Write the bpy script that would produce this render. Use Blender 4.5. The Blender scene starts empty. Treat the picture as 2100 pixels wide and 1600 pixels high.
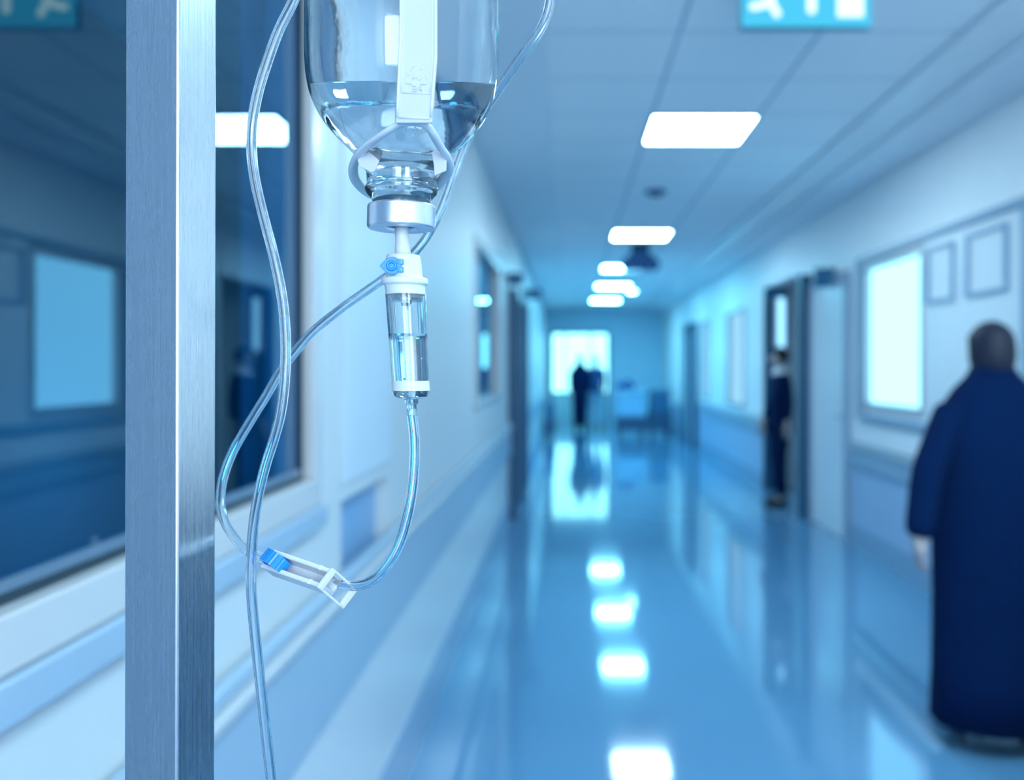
import bpy, bmesh, math, random
from mathutils import Vector, Matrix
random.seed(4)
S = bpy.context.scene
COL = S.collection
F = 1780.0            # focal length in pixels of the 2100 px wide frame
CX, CY = 1167.0, 755.0
HC = 1.42             # camera height
CEIL = 2.85

# ------------------------------------------------------------------ camera
cd = bpy.data.cameras.new('camera')
cam = bpy.data.objects.new('camera', cd); COL.objects.link(cam)
cam.location = (0, 0, HC); cam.rotation_euler = (math.pi/2, 0, 0)
cd.sensor_width = 36.0; cd.lens = 36.0*F/2100.0
cd.shift_x = -(CX-1050)/2100.0; cd.shift_y = (CY-800)/2100.0
cd.clip_start = .02; cd.clip_end = 100
cd.dof.use_dof = True; cd.dof.focus_distance = .352; cd.dof.aperture_fstop = 6.2
S.camera = cam

# ------------------------------------------------------------------ world, exposure, lights
w = bpy.data.worlds.new('world'); S.world = w; w.use_nodes = True
w.node_tree.nodes['Background'].inputs[0].default_value = (.45, .72, 1, 1)
w.node_tree.nodes['Background'].inputs[1].default_value = 1.0
vs = S.view_settings
S.display_settings.display_device = 'sRGB'
vs.view_transform = 'Standard'; vs.look = 'None'; vs.gamma = 1.0; vs.use_curve_mapping = False
vs.exposure = 0.12
cy = S.cycles
cy.use_denoising = True
cy.max_bounces = 14; cy.transmission_bounces = 14; cy.glossy_bounces = 6; cy.diffuse_bounces = 4
cy.transparent_max_bounces = 12
cy.caustics_reflective = False; cy.caustics_refractive = True
cy.blur_glossy = .4; cy.sample_clamp_indirect = 6.0; cy.sample_clamp_direct = 0

LAMP = (.52, .80, .95)
LAMP_POWER = 37.0
LAMP_FAR = (.22, .80, 1.1)

def area(name, loc, rot, sx, sy, energy, color):
    l = bpy.data.lights.new(name, 'AREA'); l.shape = 'RECTANGLE'; l.size = sx; l.size_y = sy
    l.energy = energy; l.color = color
    o = bpy.data.objects.new(name, l); o.location = loc; o.rotation_euler = rot; COL.objects.link(o)
    return o
# daylight entering by the tall windows of the lobby behind the camera
DAY = (.78, .88, .95)
area('daylight_lobby_left', (-.10, -2.19, 1.75), (math.pi/2, 0, 0), .80, 1.3, 31, DAY)
area('daylight_lobby_right', (1.35, -2.19, 1.75), (math.pi/2, 0, 0), .80, 1.3, 34, DAY)

# ------------------------------------------------------------------ helpers
def P(px, py, d):
    return Vector(((px-CX)/F*d, d, HC-(py-CY)/F*d))

MATS = {}
def mat(name, color, rough=.5, metal=0, spec=.5, noise=.04, scale=8, trans=0, ior=1.45, emit=None, estr=0, coat=0, bump=0, stretch=None, alpha=1, sss=0):
    m = bpy.data.materials.new(name); m.use_nodes = True
    nt = m.node_tree; b = nt.nodes['Principled BSDF']
    b.inputs['Roughness'].default_value = rough; b.inputs['Metallic'].default_value = metal
    b.inputs['Specular IOR Level'].default_value = spec
    b.inputs['Transmission Weight'].default_value = trans; b.inputs['IOR'].default_value = ior
    b.inputs['Coat Weight'].default_value = coat; b.inputs['Alpha'].default_value = alpha
    if sss:
        b.inputs['Subsurface Weight'].default_value = sss; b.inputs['Subsurface Radius'].default_value = (.003, .004, .005)
    if emit:
        b.inputs['Emission Color'].default_value = (*emit, 1); b.inputs['Emission Strength'].default_value = estr
    if noise > 0:
        tc = nt.nodes.new('ShaderNodeTexCoord'); mp = nt.nodes.new('ShaderNodeMapping')
        n = nt.nodes.new('ShaderNodeTexNoise'); n.inputs['Scale'].default_value = scale; n.inputs['Detail'].default_value = 4
        if stretch: mp.inputs['Scale'].default_value = stretch
        nt.links.new(tc.outputs['Object'], mp.inputs[0]); nt.links.new(mp.outputs[0], n.inputs['Vector'])
        r = nt.nodes.new('ShaderNodeMapRange'); r.inputs['To Min'].default_value = 1-noise; r.inputs['To Max'].default_value = 1+noise
        nt.links.new(n.outputs['Fac'], r.inputs['Value'])
        v = nt.nodes.new('ShaderNodeVectorMath'); v.operation = 'SCALE'; v.inputs[0].default_value = color
        nt.links.new(r.outputs[0], v.inputs['Scale']); nt.links.new(v.outputs[0], b.inputs['Base Color'])
        if bump:
            bp = nt.nodes.new('ShaderNodeBump'); bp.inputs['Strength'].default_value = bump; bp.inputs['Distance'].default_value = .001
            nt.links.new(n.outputs['Fac'], bp.inputs['Height']); nt.links.new(bp.outputs[0], b.inputs['Normal'])
    else:
        b.inputs['Base Color'].default_value = (*color, 1)
    MATS[name] = m
    return m

def emitter(name, color, strength, edge=.0):
    m = bpy.data.materials.new(name); m.use_nodes = True; nt = m.node_tree
    nt.nodes.remove(nt.nodes['Principled BSDF'])
    e = nt.nodes.new('ShaderNodeEmission'); e.inputs[0].default_value = (*color, 1); e.inputs[1].default_value = strength
    nt.links.new(e.outputs[0], nt.nodes['Material Output'].inputs[0])
    return m

def obj(name, me_or_bm, m, parent=None, smooth=False, bevel=0, seg=2):
    if isinstance(me_or_bm, bmesh.types.BMesh):
        bmesh.ops.recalc_face_normals(me_or_bm, faces=me_or_bm.faces)
        me = bpy.data.meshes.new(name); me_or_bm.to_mesh(me); me_or_bm.free()
    else: me = me_or_bm
    if m: me.materials.append(m)
    if smooth:
        for p in me.polygons: p.use_smooth = True
    o = bpy.data.objects.new(name, me); COL.objects.link(o)
    if parent: o.parent = parent; o.matrix_parent_inverse = Matrix.Translation(-parent.location) if parent.type == 'EMPTY' and parent.get('world_parts', 1) else Matrix()
    if bevel:
        b = o.modifiers.new('bevel', 'BEVEL'); b.width = bevel; b.segments = seg; b.limit_method = 'ANGLE'; b.angle_limit = .6
        if not smooth:
            for p in me.polygons: p.use_smooth = True
            wn = o.modifiers.new('wn', 'WEIGHTED_NORMAL'); wn.keep_sharp = False
    return o

def thing(name, label, cat, loc, group=None):
    o = bpy.data.objects.new(name, None); COL.objects.link(o); o.empty_display_size = .05
    o.location = loc; o['label'] = label; o['category'] = cat
    if group: o['group'] = group
    return o
def tag(o, label, cat, group=None):
    o['label'] = label; o['category'] = cat
    if group: o['group'] = group
    return o
def struct(name, bm, m, **k):
    o = obj(name, bm, m, **k)
    if not o.parent: o['kind'] = 'structure'
    return o

def B(): return bmesh.new()
def box(bm, x0, x1, y0, y1, z0, z1):
    vs_ = [bm.verts.new((x, y, z)) for x in (x0, x1) for y in (y0, y1) for z in (z0, z1)]
    for f in ((0,1,3,2),(4,6,7,5),(0,4,5,1),(2,3,7,6),(0,2,6,4),(1,5,7,3)): bm.faces.new([vs_[i] for i in f])
    return bm
def ppd(bm, O, u, v, w_, ru=(0,1), rv=(0,1), rw=(0,1)):
    vs_ = [bm.verts.new(O+u*a+v*b+w_*c) for a in ru for b in rv for c in rw]
    for f in ((0,1,3,2),(4,6,7,5),(0,4,5,1),(2,3,7,6),(0,2,6,4),(1,5,7,3)): bm.faces.new([vs_[i] for i in f])
    return bm
def lathe(bm, prof, axis_fn, n=48, cap0=True, cap1=True):
    """prof: list of (t, r); axis_fn(t) -> centre"""
    rings = []
    for t, r in prof:
        c = axis_fn(t)
        rings.append([bm.verts.new(c+Vector((r*math.cos(a), r*math.sin(a), 0))) for a in (2*math.pi*i/n for i in range(n))])
    for a, b in zip(rings, rings[1:]):
        for i in range(n): bm.faces.new((a[i], a[(i+1)%n], b[(i+1)%n], b[i]))
    if cap0: bm.faces.new(rings[0])
    if cap1: bm.faces.new(rings[-1][::-1])
    return bm
def cylz(bm, x, y, z0, z1, r, n=24): return lathe(bm, [(z0, r), (z1, r)], lambda t: Vector((x, y, t)), n)
def smooth_path(pts, n=10):
    out = []; L = len(pts)
    for i in range(L-1):
        p0, p1, p2, p3 = pts[max(i-1,0)], pts[i], pts[i+1], pts[min(i+2,L-1)]
        for k in range(n):
            t = k/n
            out.append(.5*((2*p1)+(p2-p0)*t+(2*p0-5*p1+4*p2-p3)*t*t+(3*p1-p0-3*p2+p3)*t**3))
    out.append(pts[-1].copy()); return out
def tube(bm, pts, r, n=16, closed=False, inner=None, flat=None, cap=True):
    """sweep of a circle (or an ellipse r x flat); inner radius makes it hollow"""
    L = len(pts); tang = []
    for i in range(L):
        a = pts[(i-1)%L] if closed else pts[max(i-1,0)]; b = pts[(i+1)%L] if closed else pts[min(i+1,L-1)]
        tang.append((b-a).normalized())
    up = Vector((0,1,0)) if abs(tang[0].y) < .9 else Vector((1,0,0))
    def ringset(rad, rad2):
        rings = []; nrm = (up-tang[0]*up.dot(tang[0])).normalized()
        for i in range(L):
            nrm = (nrm-tang[i]*nrm.dot(tang[i])).normalized(); bn = tang[i].cross(nrm)
            rings.append([bm.verts.new(pts[i]+nrm*rad2*math.sin(a)+bn*rad*math.cos(a)) for a in (2*math.pi*k/n for k in range(n))])
        return rings
    def skin(rings, flip=False):
        pairs = list(zip(rings, rings[1:]))+([(rings[-1], rings[0])] if closed else [])
        for a, b in pairs:
            for i in range(n):
                f = (a[i], a[(i+1)%n], b[(i+1)%n], b[i]); bm.faces.new(f[::-1] if flip else f)
    o = ringset(r, flat or r); skin(o)
    if inner:
        q = ringset(inner, inner); skin(q, True)
        for a, b in ((o[0], q[0]), (o[-1], q[-1])):
            for i in range(n): bm.faces.new((a[i], a[(i+1)%n], b[(i+1)%n], b[i]))
    elif cap and not closed:
        bm.faces.new(o[0]); bm.faces.new(o[-1][::-1])
    return bm
def wheel(bm, c, r, wd, axis='x', n=18):
    d = {'x': Vector((1,0,0)), 'y': Vector((0,1,0))}[axis]
    return tube(bm, [c-d*wd/2, c+d*wd/2], r, n)

# ------------------------------------------------------------------ materials
wallm = mat('wall_paint', (.76, .80, .83), .42, noise=.02)
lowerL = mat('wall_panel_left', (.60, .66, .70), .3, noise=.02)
lightwall = mat('wall_panel_light', (.78, .82, .85), .3, noise=.02)
whitem = mat('white_lacquer', (.52, .54, .56), .25, noise=.01)
bumperm = mat('blue_bumper', (.31, .43, .55), .35, noise=.03)
bumperl = mat('pale_bumper_line', (.46, .50, .54), .3, noise=.02)
lowerR = mat('wall_panel_blue', (.40, .52, .70), .3, noise=.02)
kickm = mat('kick_band', (.26, .40, .56), .35, noise=.04)
darkm = mat('dark_blue_frame', (.02, .10, .19), .35, noise=.05)
devm = mat('matt_dark_case', (.006, .03, .08), .9, spec=.1, noise=.05)
soffitm = mat('soffit_paint', (.80, .84, .88), .5, noise=.02)
gasket = mat('black_rubber', (.01, .03, .05), .5, noise=.05)
navy = mat('navy_cloth', (.0008, .012, .055), .95, spec=.1, noise=.25, scale=30)
tealdark = mat('teal_plastic', (.02, .16, .30), .4, noise=.06)
palecart = mat('pale_blue_plastic', (.28, .62, .85), .35, noise=.03)
metalgrey = mat('grey_metal', (.35, .48, .60), .35, metal=.8, noise=.04)
skinm = mat('skin', (.42, .36, .36), .5, noise=.05, sss=.05)
hairm = mat('dark_hair', (.008, .012, .03), .6, noise=.3, scale=60)
whitecloth = mat('white_cloth', (.68, .76, .84), .8, noise=.05)
bluecloth = mat('blue_cloth', (.01, .07, .22), .8, noise=.08)
palecloth = mat('pale_blue_cloth', (.20, .42, .62), .8, noise=.05)
shoem = mat('shoe_leather', (.01, .015, .03), .4, noise=.1)
whiteplastic = mat('white_plastic', (.72, .82, .88), .28, noise=.01, sss=.2)
strapm = mat('frosted_strap_plastic', (.66, .74, .82), .38, noise=.02, scale=200, trans=.08, ior=1.3, sss=.5)
blueplastic = mat('blue_plastic', (.01, .30, .86), .28, noise=.03, coat=.3)
aluminium = mat('crimped_aluminium', (.75, .82, .90), .32, metal=1, noise=.03, scale=200, bump=.1)
rubber = mat('grey_rubber', (.10, .20, .30), .6, noise=.1)

# floor: polished vinyl
floorm = mat('polished_vinyl', (.115, .29, .48), .075, spec=.55, noise=.05, scale=1.2, coat=.3)
floorm.node_tree.nodes['Principled BSDF'].inputs['Coat Roughness'].default_value = .035

# ceiling tiles: pale boards with dark joints
cm = mat('ceiling_tiles', (.55, .66, .76), .7, noise=0)
nt = cm.node_tree; tc = nt.nodes.new('ShaderNodeTexCoord'); sp = nt.nodes.new('ShaderNodeSeparateXYZ')
nt.links.new(tc.outputs['Object'], sp.inputs[0])
def joint(out, off, pitch, wd):
    a = nt.nodes.new('ShaderNodeMath'); a.operation = 'ADD'; a.inputs[1].default_value = off; nt.links.new(out, a.inputs[0])
    b = nt.nodes.new('ShaderNodeMath'); b.operation = 'PINGPONG'; b.inputs[1].default_value = pitch/2; nt.links.new(a.outputs[0], b.inputs[0])
    c = nt.nodes.new('ShaderNodeMath'); c.operation = 'LESS_THAN'; c.inputs[1].default_value = wd; nt.links.new(b.outputs[0], c.inputs[0])
    return c
jx = joint(sp.outputs['X'], -.47+6, .6, .009); jy = joint(sp.outputs['Y'], -4.89+6, .6, .006)
mx = nt.nodes.new('ShaderNodeMath'); mx.operation = 'MAXIMUM'; nt.links.new(jx.outputs[0], mx.inputs[0]); nt.links.new(jy.outputs[0], mx.inputs[1])
mc = nt.nodes.new('ShaderNodeMix'); mc.data_type = 'RGBA'; mc.inputs[6].default_value = (.90, .92, .93, 1); mc.inputs[7].default_value = (.45, .55, .66, 1)
nt.links.new(mx.outputs[0], mc.inputs[0]); nt.links.new(mc.outputs[2], nt.nodes['Principled BSDF'].inputs['Base Color'])

# window pane: see-through glass with a strong mirror-like reflection
def pane_mat(name, tint, ior):
    m = bpy.data.materials.new(name); m.use_nodes = True; nt = m.node_tree; nt.nodes.remove(nt.nodes['Principled BSDF'])
    t = nt.nodes.new('ShaderNodeBsdfTransparent'); t.inputs[0].default_value = (*tint, 1)
    g = nt.nodes.new('ShaderNodeBsdfGlossy'); g.inputs[0].default_value = (.62, .88, 1, 1); g.inputs['Roughness'].default_value = .004
    fr = nt.nodes.new('ShaderNodeFresnel'); geo = nt.nodes.new('ShaderNodeNewGeometry'); ma = nt.nodes.new('ShaderNodeMath'); ma.operation = 'MULTIPLY_ADD'
    ma.inputs[1].default_value = 1-ior; ma.inputs[2].default_value = ior
    nt.links.new(geo.outputs['Backfacing'], ma.inputs[0]); nt.links.new(ma.outputs[0], fr.inputs[0])
    mx = nt.nodes.new('ShaderNodeMixShader'); nt.links.new(fr.outputs[0], mx.inputs[0]); nt.links.new(t.outputs[0], mx.inputs[1]); nt.links.new(g.outputs[0], mx.inputs[2])
    nt.links.new(mx.outputs[0], nt.nodes['Material Output'].inputs[0]); return m
panem = pane_mat('window_glass', (.30, .65, .85), 2.3)

def glass(name, ior, color=(.93, .98, 1), rough=0, bump=0):
    m = bpy.data.materials.new(name); m.use_nodes = True; nt = m.node_tree; b = nt.nodes['Principled BSDF']
    b.inputs['Base Color'].default_value = (*color, 1); b.inputs['Roughness'].default_value = rough
    b.inputs['Transmission Weight'].default_value = 1; b.inputs['IOR'].default_value = ior
    if bump:
        n = nt.nodes.new('ShaderNodeTexNoise'); n.inputs['Scale'].default_value = 55; n.inputs['Detail'].default_value = 3
        tc = nt.nodes.new('ShaderNodeTexCoord'); nt.links.new(tc.outputs['Object'], n.inputs['Vector'])
        bp = nt.nodes.new('ShaderNodeBump'); bp.inputs['Strength'].default_value = bump; bp.inputs['Distance'].default_value = .002
        nt.links.new(n.outputs['Fac'], bp.inputs['Height']); nt.links.new(bp.outputs[0], b.inputs['Normal'])
    # light passes through for shadows: clear glass and water throw only faint shade
    return m
bottleglass = glass('bottle_glass', 1.5, bump=.05)
water = glass('saline', 1.333, (.90, .97, 1))
tubeplastic = glass('clear_tube_plastic', 1.42, (.90, .96, 1), .02)
chamberplastic = glass('clear_chamber_plastic', 1.4, (.92, .98, 1), .01)

# brushed steel
steel = bpy.data.materials.new('brushed_steel'); steel.use_nodes = True
nt = steel.node_tree; b = nt.nodes['Principled BSDF']
b.inputs['Base Color'].default_value = (.72, .76, .79, 1); b.inputs['Metallic'].default_value = 1
tc = nt.nodes.new('ShaderNodeTexCoord'); mp = nt.nodes.new('ShaderNodeMapping'); mp.inputs['Scale'].default_value = (900, 900, 12)
n = nt.nodes.new('ShaderNodeTexNoise'); n.inputs['Scale'].default_value = 1; n.inputs['Detail'].default_value = 5
nt.links.new(tc.outputs['Object'], mp.inputs[0]); nt.links.new(mp.outputs[0], n.inputs['Vector'])
r = nt.nodes.new('ShaderNodeMapRange'); r.inputs['To Min'].default_value = .20; r.inputs['To Max'].default_value = .34
nt.links.new(n.outputs['Fac'], r.inputs['Value']); nt.links.new(r.outputs[0], b.inputs['Roughness'])
bp = nt.nodes.new('ShaderNodeBump'); bp.inputs['Strength'].default_value = .015; bp.inputs['Distance'].default_value = .0003
nt.links.new(n.outputs['Fac'], bp.inputs['Height']); nt.links.new(bp.outputs[0], b.inputs['Normal'])

# ================================================================== THE SETTING
XL, XR, YE, YB = -.57, 2.28, 21.2, -2.2
struct('floor', box(B(), -2.2, 4.2, YB, 25.0, -.1, 0), floorm)
struct('ceiling', box(B(), -2.2, 4.2, YB, 25.0, CEIL, CEIL+.1), cm)
# plaster strips of the ceiling
struct('trim_1', box(B(), XL, -.105, YB, YE, CEIL-.03, CEIL), soffitm)
struct('trim_2', box(B(), 1.93, XR, YB, YE, CEIL-.05, CEIL), soffitm)
struct('trim_3', box(B(), 1.67, 1.93, YB, YE, CEIL-.02, CEIL), lightwall)
# slightly darker column panel above the niche
struct('trim_4', box(B(), XL+.001, XL+.008, 2.17, 2.73, 1.13, CEIL-.04), mat('column_panel', (.56, .66, .74), .4, noise=.02))

# left wall with two window openings and a niche
bm = B(); T = .16
def wl(y0, y1, z0, z1, x=XL): box(bm, x-T, x, y0, y1, z0, z1)
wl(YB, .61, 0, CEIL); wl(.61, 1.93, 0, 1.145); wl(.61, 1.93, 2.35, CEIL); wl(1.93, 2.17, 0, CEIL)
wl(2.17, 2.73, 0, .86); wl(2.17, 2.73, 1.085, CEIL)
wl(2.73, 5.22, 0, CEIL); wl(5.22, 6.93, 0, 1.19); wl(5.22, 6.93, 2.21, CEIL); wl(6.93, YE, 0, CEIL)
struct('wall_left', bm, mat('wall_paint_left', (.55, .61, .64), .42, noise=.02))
bm = B(); box(bm, XL-.06, XL-.04, 2.17, 2.73, .86, 1.085)
struct('trim_5', bm, mat('niche_back', (.20, .38, .60), .4, noise=.02))      # back of the niche
# lower wall panel, a paler washable lining
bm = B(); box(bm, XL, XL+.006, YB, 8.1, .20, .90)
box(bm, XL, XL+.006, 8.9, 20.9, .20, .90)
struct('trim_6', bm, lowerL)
struct('baseboard_left', box(B(), XL, XL+.012, YB, YE-.02, 0, .20), kickm)

def handrail(name, label, side, y0, y1, x, zt=.92, zb=.62):
    t = thing(name, label, 'handrail', (x, (y0+y1)/2, zb))
    s = side
    def bb(xa, xb, z0, z1):
        return box(B(), min(x+s*xa, x+s*xb), max(x+s*xa, x+s*xb), y0, y1, z0, z1)
    obj('bumper', bb(.006, .030, zb, zt-.055), bumperm, t, bevel=.006)
    obj('rail_line', bb(.006, .048, zt-.055, zt-.030), bumperl, t, bevel=.006)
    obj('top_edge', bb(.006, .034, zt-.030, zt), bumperm, t, bevel=.006)
    return t
handrail('wall_handrail', 'long blue bumper rail with pale line on left wall under the dark window', 1, YB+.05, 8.08, XL)
handrail('wall_handrail', 'blue bumper rail on the far left wall beyond the first dark doorway', 1, 10.7, 20.8, XL)

# window 1, large, dark room behind
def window(name, x, s, y0, y1, z0, z1, fw, glassm, proud=.02, depth=.02, frame_m=None):
    """s=+1: opens to a corridor on its +x side"""
    t = bpy.data.objects.new(name, None); COL.objects.link(t); t['kind'] = 'structure'; t.location = (x, (y0+y1)/2, z0)
    fm = frame_m or whitem
    bm = B()
    xa, xb = sorted((x-s*.10, x+s*proud))
    box(bm, xa, xb, y0-fw, y1+fw, z0-fw, z0); box(bm, xa, xb, y0-fw, y1+fw, z1, z1+fw)
    box(bm, xa, xb, y0-fw, y0, z0, z1); box(bm, xa, xb, y1, y1+fw, z0, z1)
    obj('window_frame', bm, fm, t, bevel=.004)
    xg = sorted((x-s*depth, x-s*(depth+.004)))
    obj('glass_pane', box(B(), *xg, y0, y1, z0, z1), glassm, t)
    return t
w1 = window('window_1', XL, 1, .64, 1.90, 1.175, 2.32, .062, panem, proud=.012, depth=.02)
bm = B(); xa, xb = XL-.0195, XL-.012
box(bm, xa, xb, .64, 1.9, 1.175, 1.187); box(bm, xa, xb, 1.893, 1.9, 1.187, 2.32); box(bm, xa, xb, .64, 1.893, 2.308, 2.32)
obj('gasket', bm, gasket, w1)
obj('inner_bead', box(B(), XL-.0195, XL-.015, .64, 1.893, 1.187, 1.20), metalgrey, w1)
# small round etched mark with a numeral one on the glass
c = Vector((XL-.0195, .0, 0)); yy = .59*F/(CX-194); mk = Vector((XL-.0195, yy, HC-(1111-CY)/F*yy))
bm = B(); tube(bm, [mk+Vector((0, .0075*math.cos(a), .0062*math.sin(a))) for a in (2*math.pi*i/24 for i in range(24))], .0004, 6, closed=True)
tube(bm, [mk+Vector((0, .0002, -.0045)), mk+Vector((0, .0002, .004))], .0005, 6)
obj('etched_mark', bm, metalgrey, w1)
struct('trim_7', box(B(), XL, XL+.022, .55, 1.975, 1.065, 1.112), bumperm, bevel=.004)     # ledge under the window
# room behind window 1
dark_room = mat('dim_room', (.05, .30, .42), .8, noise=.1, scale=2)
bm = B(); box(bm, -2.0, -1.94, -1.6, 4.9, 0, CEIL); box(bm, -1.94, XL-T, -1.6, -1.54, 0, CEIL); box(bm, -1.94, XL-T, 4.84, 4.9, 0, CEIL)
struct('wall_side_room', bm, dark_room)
l_ = bpy.data.lights.new('side_room_fill', 'POINT'); l_.energy = 7; l_.color = (.30, .80, 1); l_.shadow_soft_size = .1  # added fill light that tints the dark window; no lamp is seen there
o_ = bpy.data.objects.new('side_room_fill', l_); o_.location = (-1.35, 3.2, 1.1); COL.objects.link(o_)
# window 3
w3 = window('window_3', XL, 1, 5.25, 6.9, 1.22, 2.18, .05, panem, proud=.02, depth=.03)
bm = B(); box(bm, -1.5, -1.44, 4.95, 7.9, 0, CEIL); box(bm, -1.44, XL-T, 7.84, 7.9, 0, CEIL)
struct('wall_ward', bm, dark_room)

# dark doorways on the left
def doorway(name, x, s, y0, y1, zt, dx=.085, leaf=lightwall, fm=None):
    t = bpy.data.objects.new(name, None); COL.objects.link(t); t['kind'] = 'structure'; t.location = (x, (y0+y1)/2, 0)
    bm = B(); xa, xb = sorted((x+s*.001, x+s*dx))
    box(bm, xa, xb, y0-.07, y0, 0, zt+.07); box(bm, xa, xb, y1, y1+.07, 0, zt+.07); box(bm, xa, xb, y0, y1, zt, zt+.07)
    obj('door_frame', bm, fm or darkm, t, bevel=.003)
    xa, xb = sorted((x+s*.002, x+s*.02))
    obj('door_leaf', box(B(), xa, xb, y0, y1, .01, zt), leaf, t)
    xa, xb = sorted((x+s*.02, x+s*.06))
    hb = B(); tube(hb, [Vector((x+s*.02, y0+.08, 1.02)), Vector((x+s*.055, y0+.08, 1.02)), Vector((x+s*.055, y0+.20, 1.02))], .009, 10)
    obj('door_handle', hb, metalgrey, t)
    return t
doorway('door_1', XL, 1, 8.2, 9.2, 2.10)
doorway('door_2', XL, 1, 9.5, 10.5, 2.16)
doorway('door_3', XR, -1, 7.1, 8.08, 2.14, dx=.04, fm=bumperm)
doorway('door_4', XR, -1, 15.4, 16.4, 2.16, dx=.12)

# right wall with openings
bm = B()
def wr(y0, y1, z0, z1): box(bm, XR, XR+.16, y0, y1, z0, z1)
wr(YB, 5.57, 0, CEIL); wr(5.57, 6.65, 0, 1.13); wr(5.57, 6.65, 2.19, CEIL); wr(6.65, 8.6, 0, CEIL)
wr(8.6, 10.15, 2.36, CEIL); wr(10.15, 11.22, 0, CEIL); wr(11.22, 12.48, 0, .92); wr(11.22, 12.48, 2.19, CEIL)
wr(12.48, 14.12, 0, CEIL); wr(14.12, 14.83, 0, .92); wr(14.12, 14.83, 2.19, CEIL); wr(14.83, YE, 0, CEIL)
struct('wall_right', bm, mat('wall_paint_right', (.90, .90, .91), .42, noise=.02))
bm = B(); box(bm, XR-.006, XR, YB, 7.0, .18, .66); box(bm, XR-.006, XR, 10.2, 15.3, .18, .66); box(bm, XR-.006, XR, 16.5, 20.9, .18, .66)
struct('trim_8', bm, lowerR)
bm = B(); box(bm, XR-.012, XR, YB, 8.1, 0, .18); box(bm, XR-.012, XR, 10.2, YE-.02, 0, .18)
struct('baseboard_right', bm, kickm)
handrail('wall_handrail', 'blue bumper rail on right wall beside the person in navy', -1, YB+.05, 6.95, XR, .84, .64)
handrail('wall_handrail', 'blue bumper rail on right wall beyond the open doorway', -1, 10.3, 15.2, XR, .84, .64)

glow = emitter('backlit_frosted_glass', (.72, 1.9, 2.8), 1.0)
glow2 = emitter('daylit_glass_far', (.40, .85, 1.2), .8)
w2 = window('window_2', XR, -1, 5.60, 6.62, 1.16, 2.16, .05, glow, proud=.02, depth=.03)
w4 = window('window_4', XR, -1, 11.25, 12.45, .95, 2.16, .05, glow2, proud=.02, depth=.05)
w5 = window('window_5', XR, -1, 14.15, 14.8, .95, 2.16, .05, glow2, proud=.02, depth=.05)

# framed screen on the right wall around window 2 with two inset panes
fs = thing('wall_screen', 'large framed pale wall screen with two small inset panes, upper right', 'wall panel', (XR, 5.3, 1.05))
bm = B(); x0, x1 = XR-.045, XR-.0
box(bm, x0, x1, 3.95, 6.78, 2.225, 2.27); box(bm, x0, x1, 6.72, 6.78, 1.05, 2.225); box(bm, x0, x1, 3.95, 6.78, 1.03, 1.075); box(bm, x0, x1, 4.22, 4.30, 1.075, 2.225)
obj('outer_frame', bm, bumperm, fs, bevel=.005)
obj('panel', box(B(), XR-.02, XR-.001, 4.30, 5.52, 1.075, 2.225), lightwall, fs)
for y0, y1 in ((5.08, 5.46), (4.46, 4.92)):
    bm = B(); x0, x1 = XR-.04, XR-.02
    box(bm, x0, x1, y0, y1, 2.15, 2.17); box(bm, x0, x1, y0, y1, 1.82, 1.84); box(bm, x0, x1, y0, y0+.02, 1.84, 2.15); box(bm, x0, x1, y1-.035, y1, 1.84, 2.15)
    f_ = obj('inset_frame', bm, kickm, fs)
    obj('inset_pane', box(B(), XR-.024, XR-.0202, y0+.02, y1-.035, 1.84, 2.15), wallm, f_)

# side room seen through the open doorway on the right
bm = B(); box(bm, XR+.10, 3.6, 10.2, 10.3, 0, CEIL); box(bm, 3.5, 3.6, 8.0, 10.2, 0, CEIL); box(bm, XR+.16, 3.6, 7.95, 8.05, 0, CEIL)
struct('wall_alcove', bm, lightwall)
d5 = bpy.data.objects.new('door_5', None); COL.objects.link(d5); d5['kind'] = 'structure'; d5.location = (2.42, 10.15, 0)
bm = B(); box(bm, XR, XR+.10, 10.12, 10.2, 0, 2.36); box(bm, XR+.10, XR+.245, 10.12, 10.2, 2.24, 2.36); box(bm, XR+.245, XR+.265, 10.12, 10.2, 0, 2.36); box(bm, XR+.10, XR+.245, 10.15, 10.2, 0, 1.60)
obj('door_frame', bm, darkm, d5)
obj('glass_pane', box(B(), XR+.11, XR+.24, 10.16, 10.19, 1.64, 2.24), emitter('daylit_door_glass', (.55, 1.3, 1.9), 1.0), d5)
bm = B(); box(bm, XR-.11, XR+.02, 8.15, 8.24, 0, 2.30)
struct('trim_9', bm, darkm, bevel=.004)       # dark post

# end wall with the bright doorway, and the daylit vestibule behind it
bm = B(); box(bm, -2.2, -.44, YE, YE+.15, 0, CEIL); box(bm, .96, 4.2, YE, YE+.15, 0, CEIL); box(bm, -.44, .96, YE, YE+.15, 2.28, CEIL)
struct('wall_end', bm, mat('end_wall_paint', (.50, .76, .92), .5, noise=.02))
bm = B(); box(bm, -.9, -.8, YE+.15, 24.9, 0, CEIL); box(bm, 1.3, 1.4, YE+.15, 24.9, 0, CEIL)
struct('wall_vestibule', bm, lightwall)
d6 = bpy.data.objects.new('door_6', None); COL.objects.link(d6); d6['kind'] = 'structure'; d6.location = (.26, YE, 0)
bm = B(); box(bm, -.47, -.40, YE-.03, YE+.18, 0, 2.31); box(bm, .94, .99, YE-.03, YE+.18, 0, 2.31); box(bm, -.40, .94, YE-.03, YE+.18, 2.26, 2.31)
obj('door_frame', bm, tealdark, d6)
w6 = bpy.data.objects.new('window_6', None); COL.objects.link(w6); w6['kind'] = 'structure'; w6.location = (.25, 24.5, 0)
obj('glass_pane', box(B(), -.8, 1.3, 24.5, 24.52, .75, CEIL), emitter('daylit_vestibule_glass', (.35, 1.15, 1.35), 2.4), w6)
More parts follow.
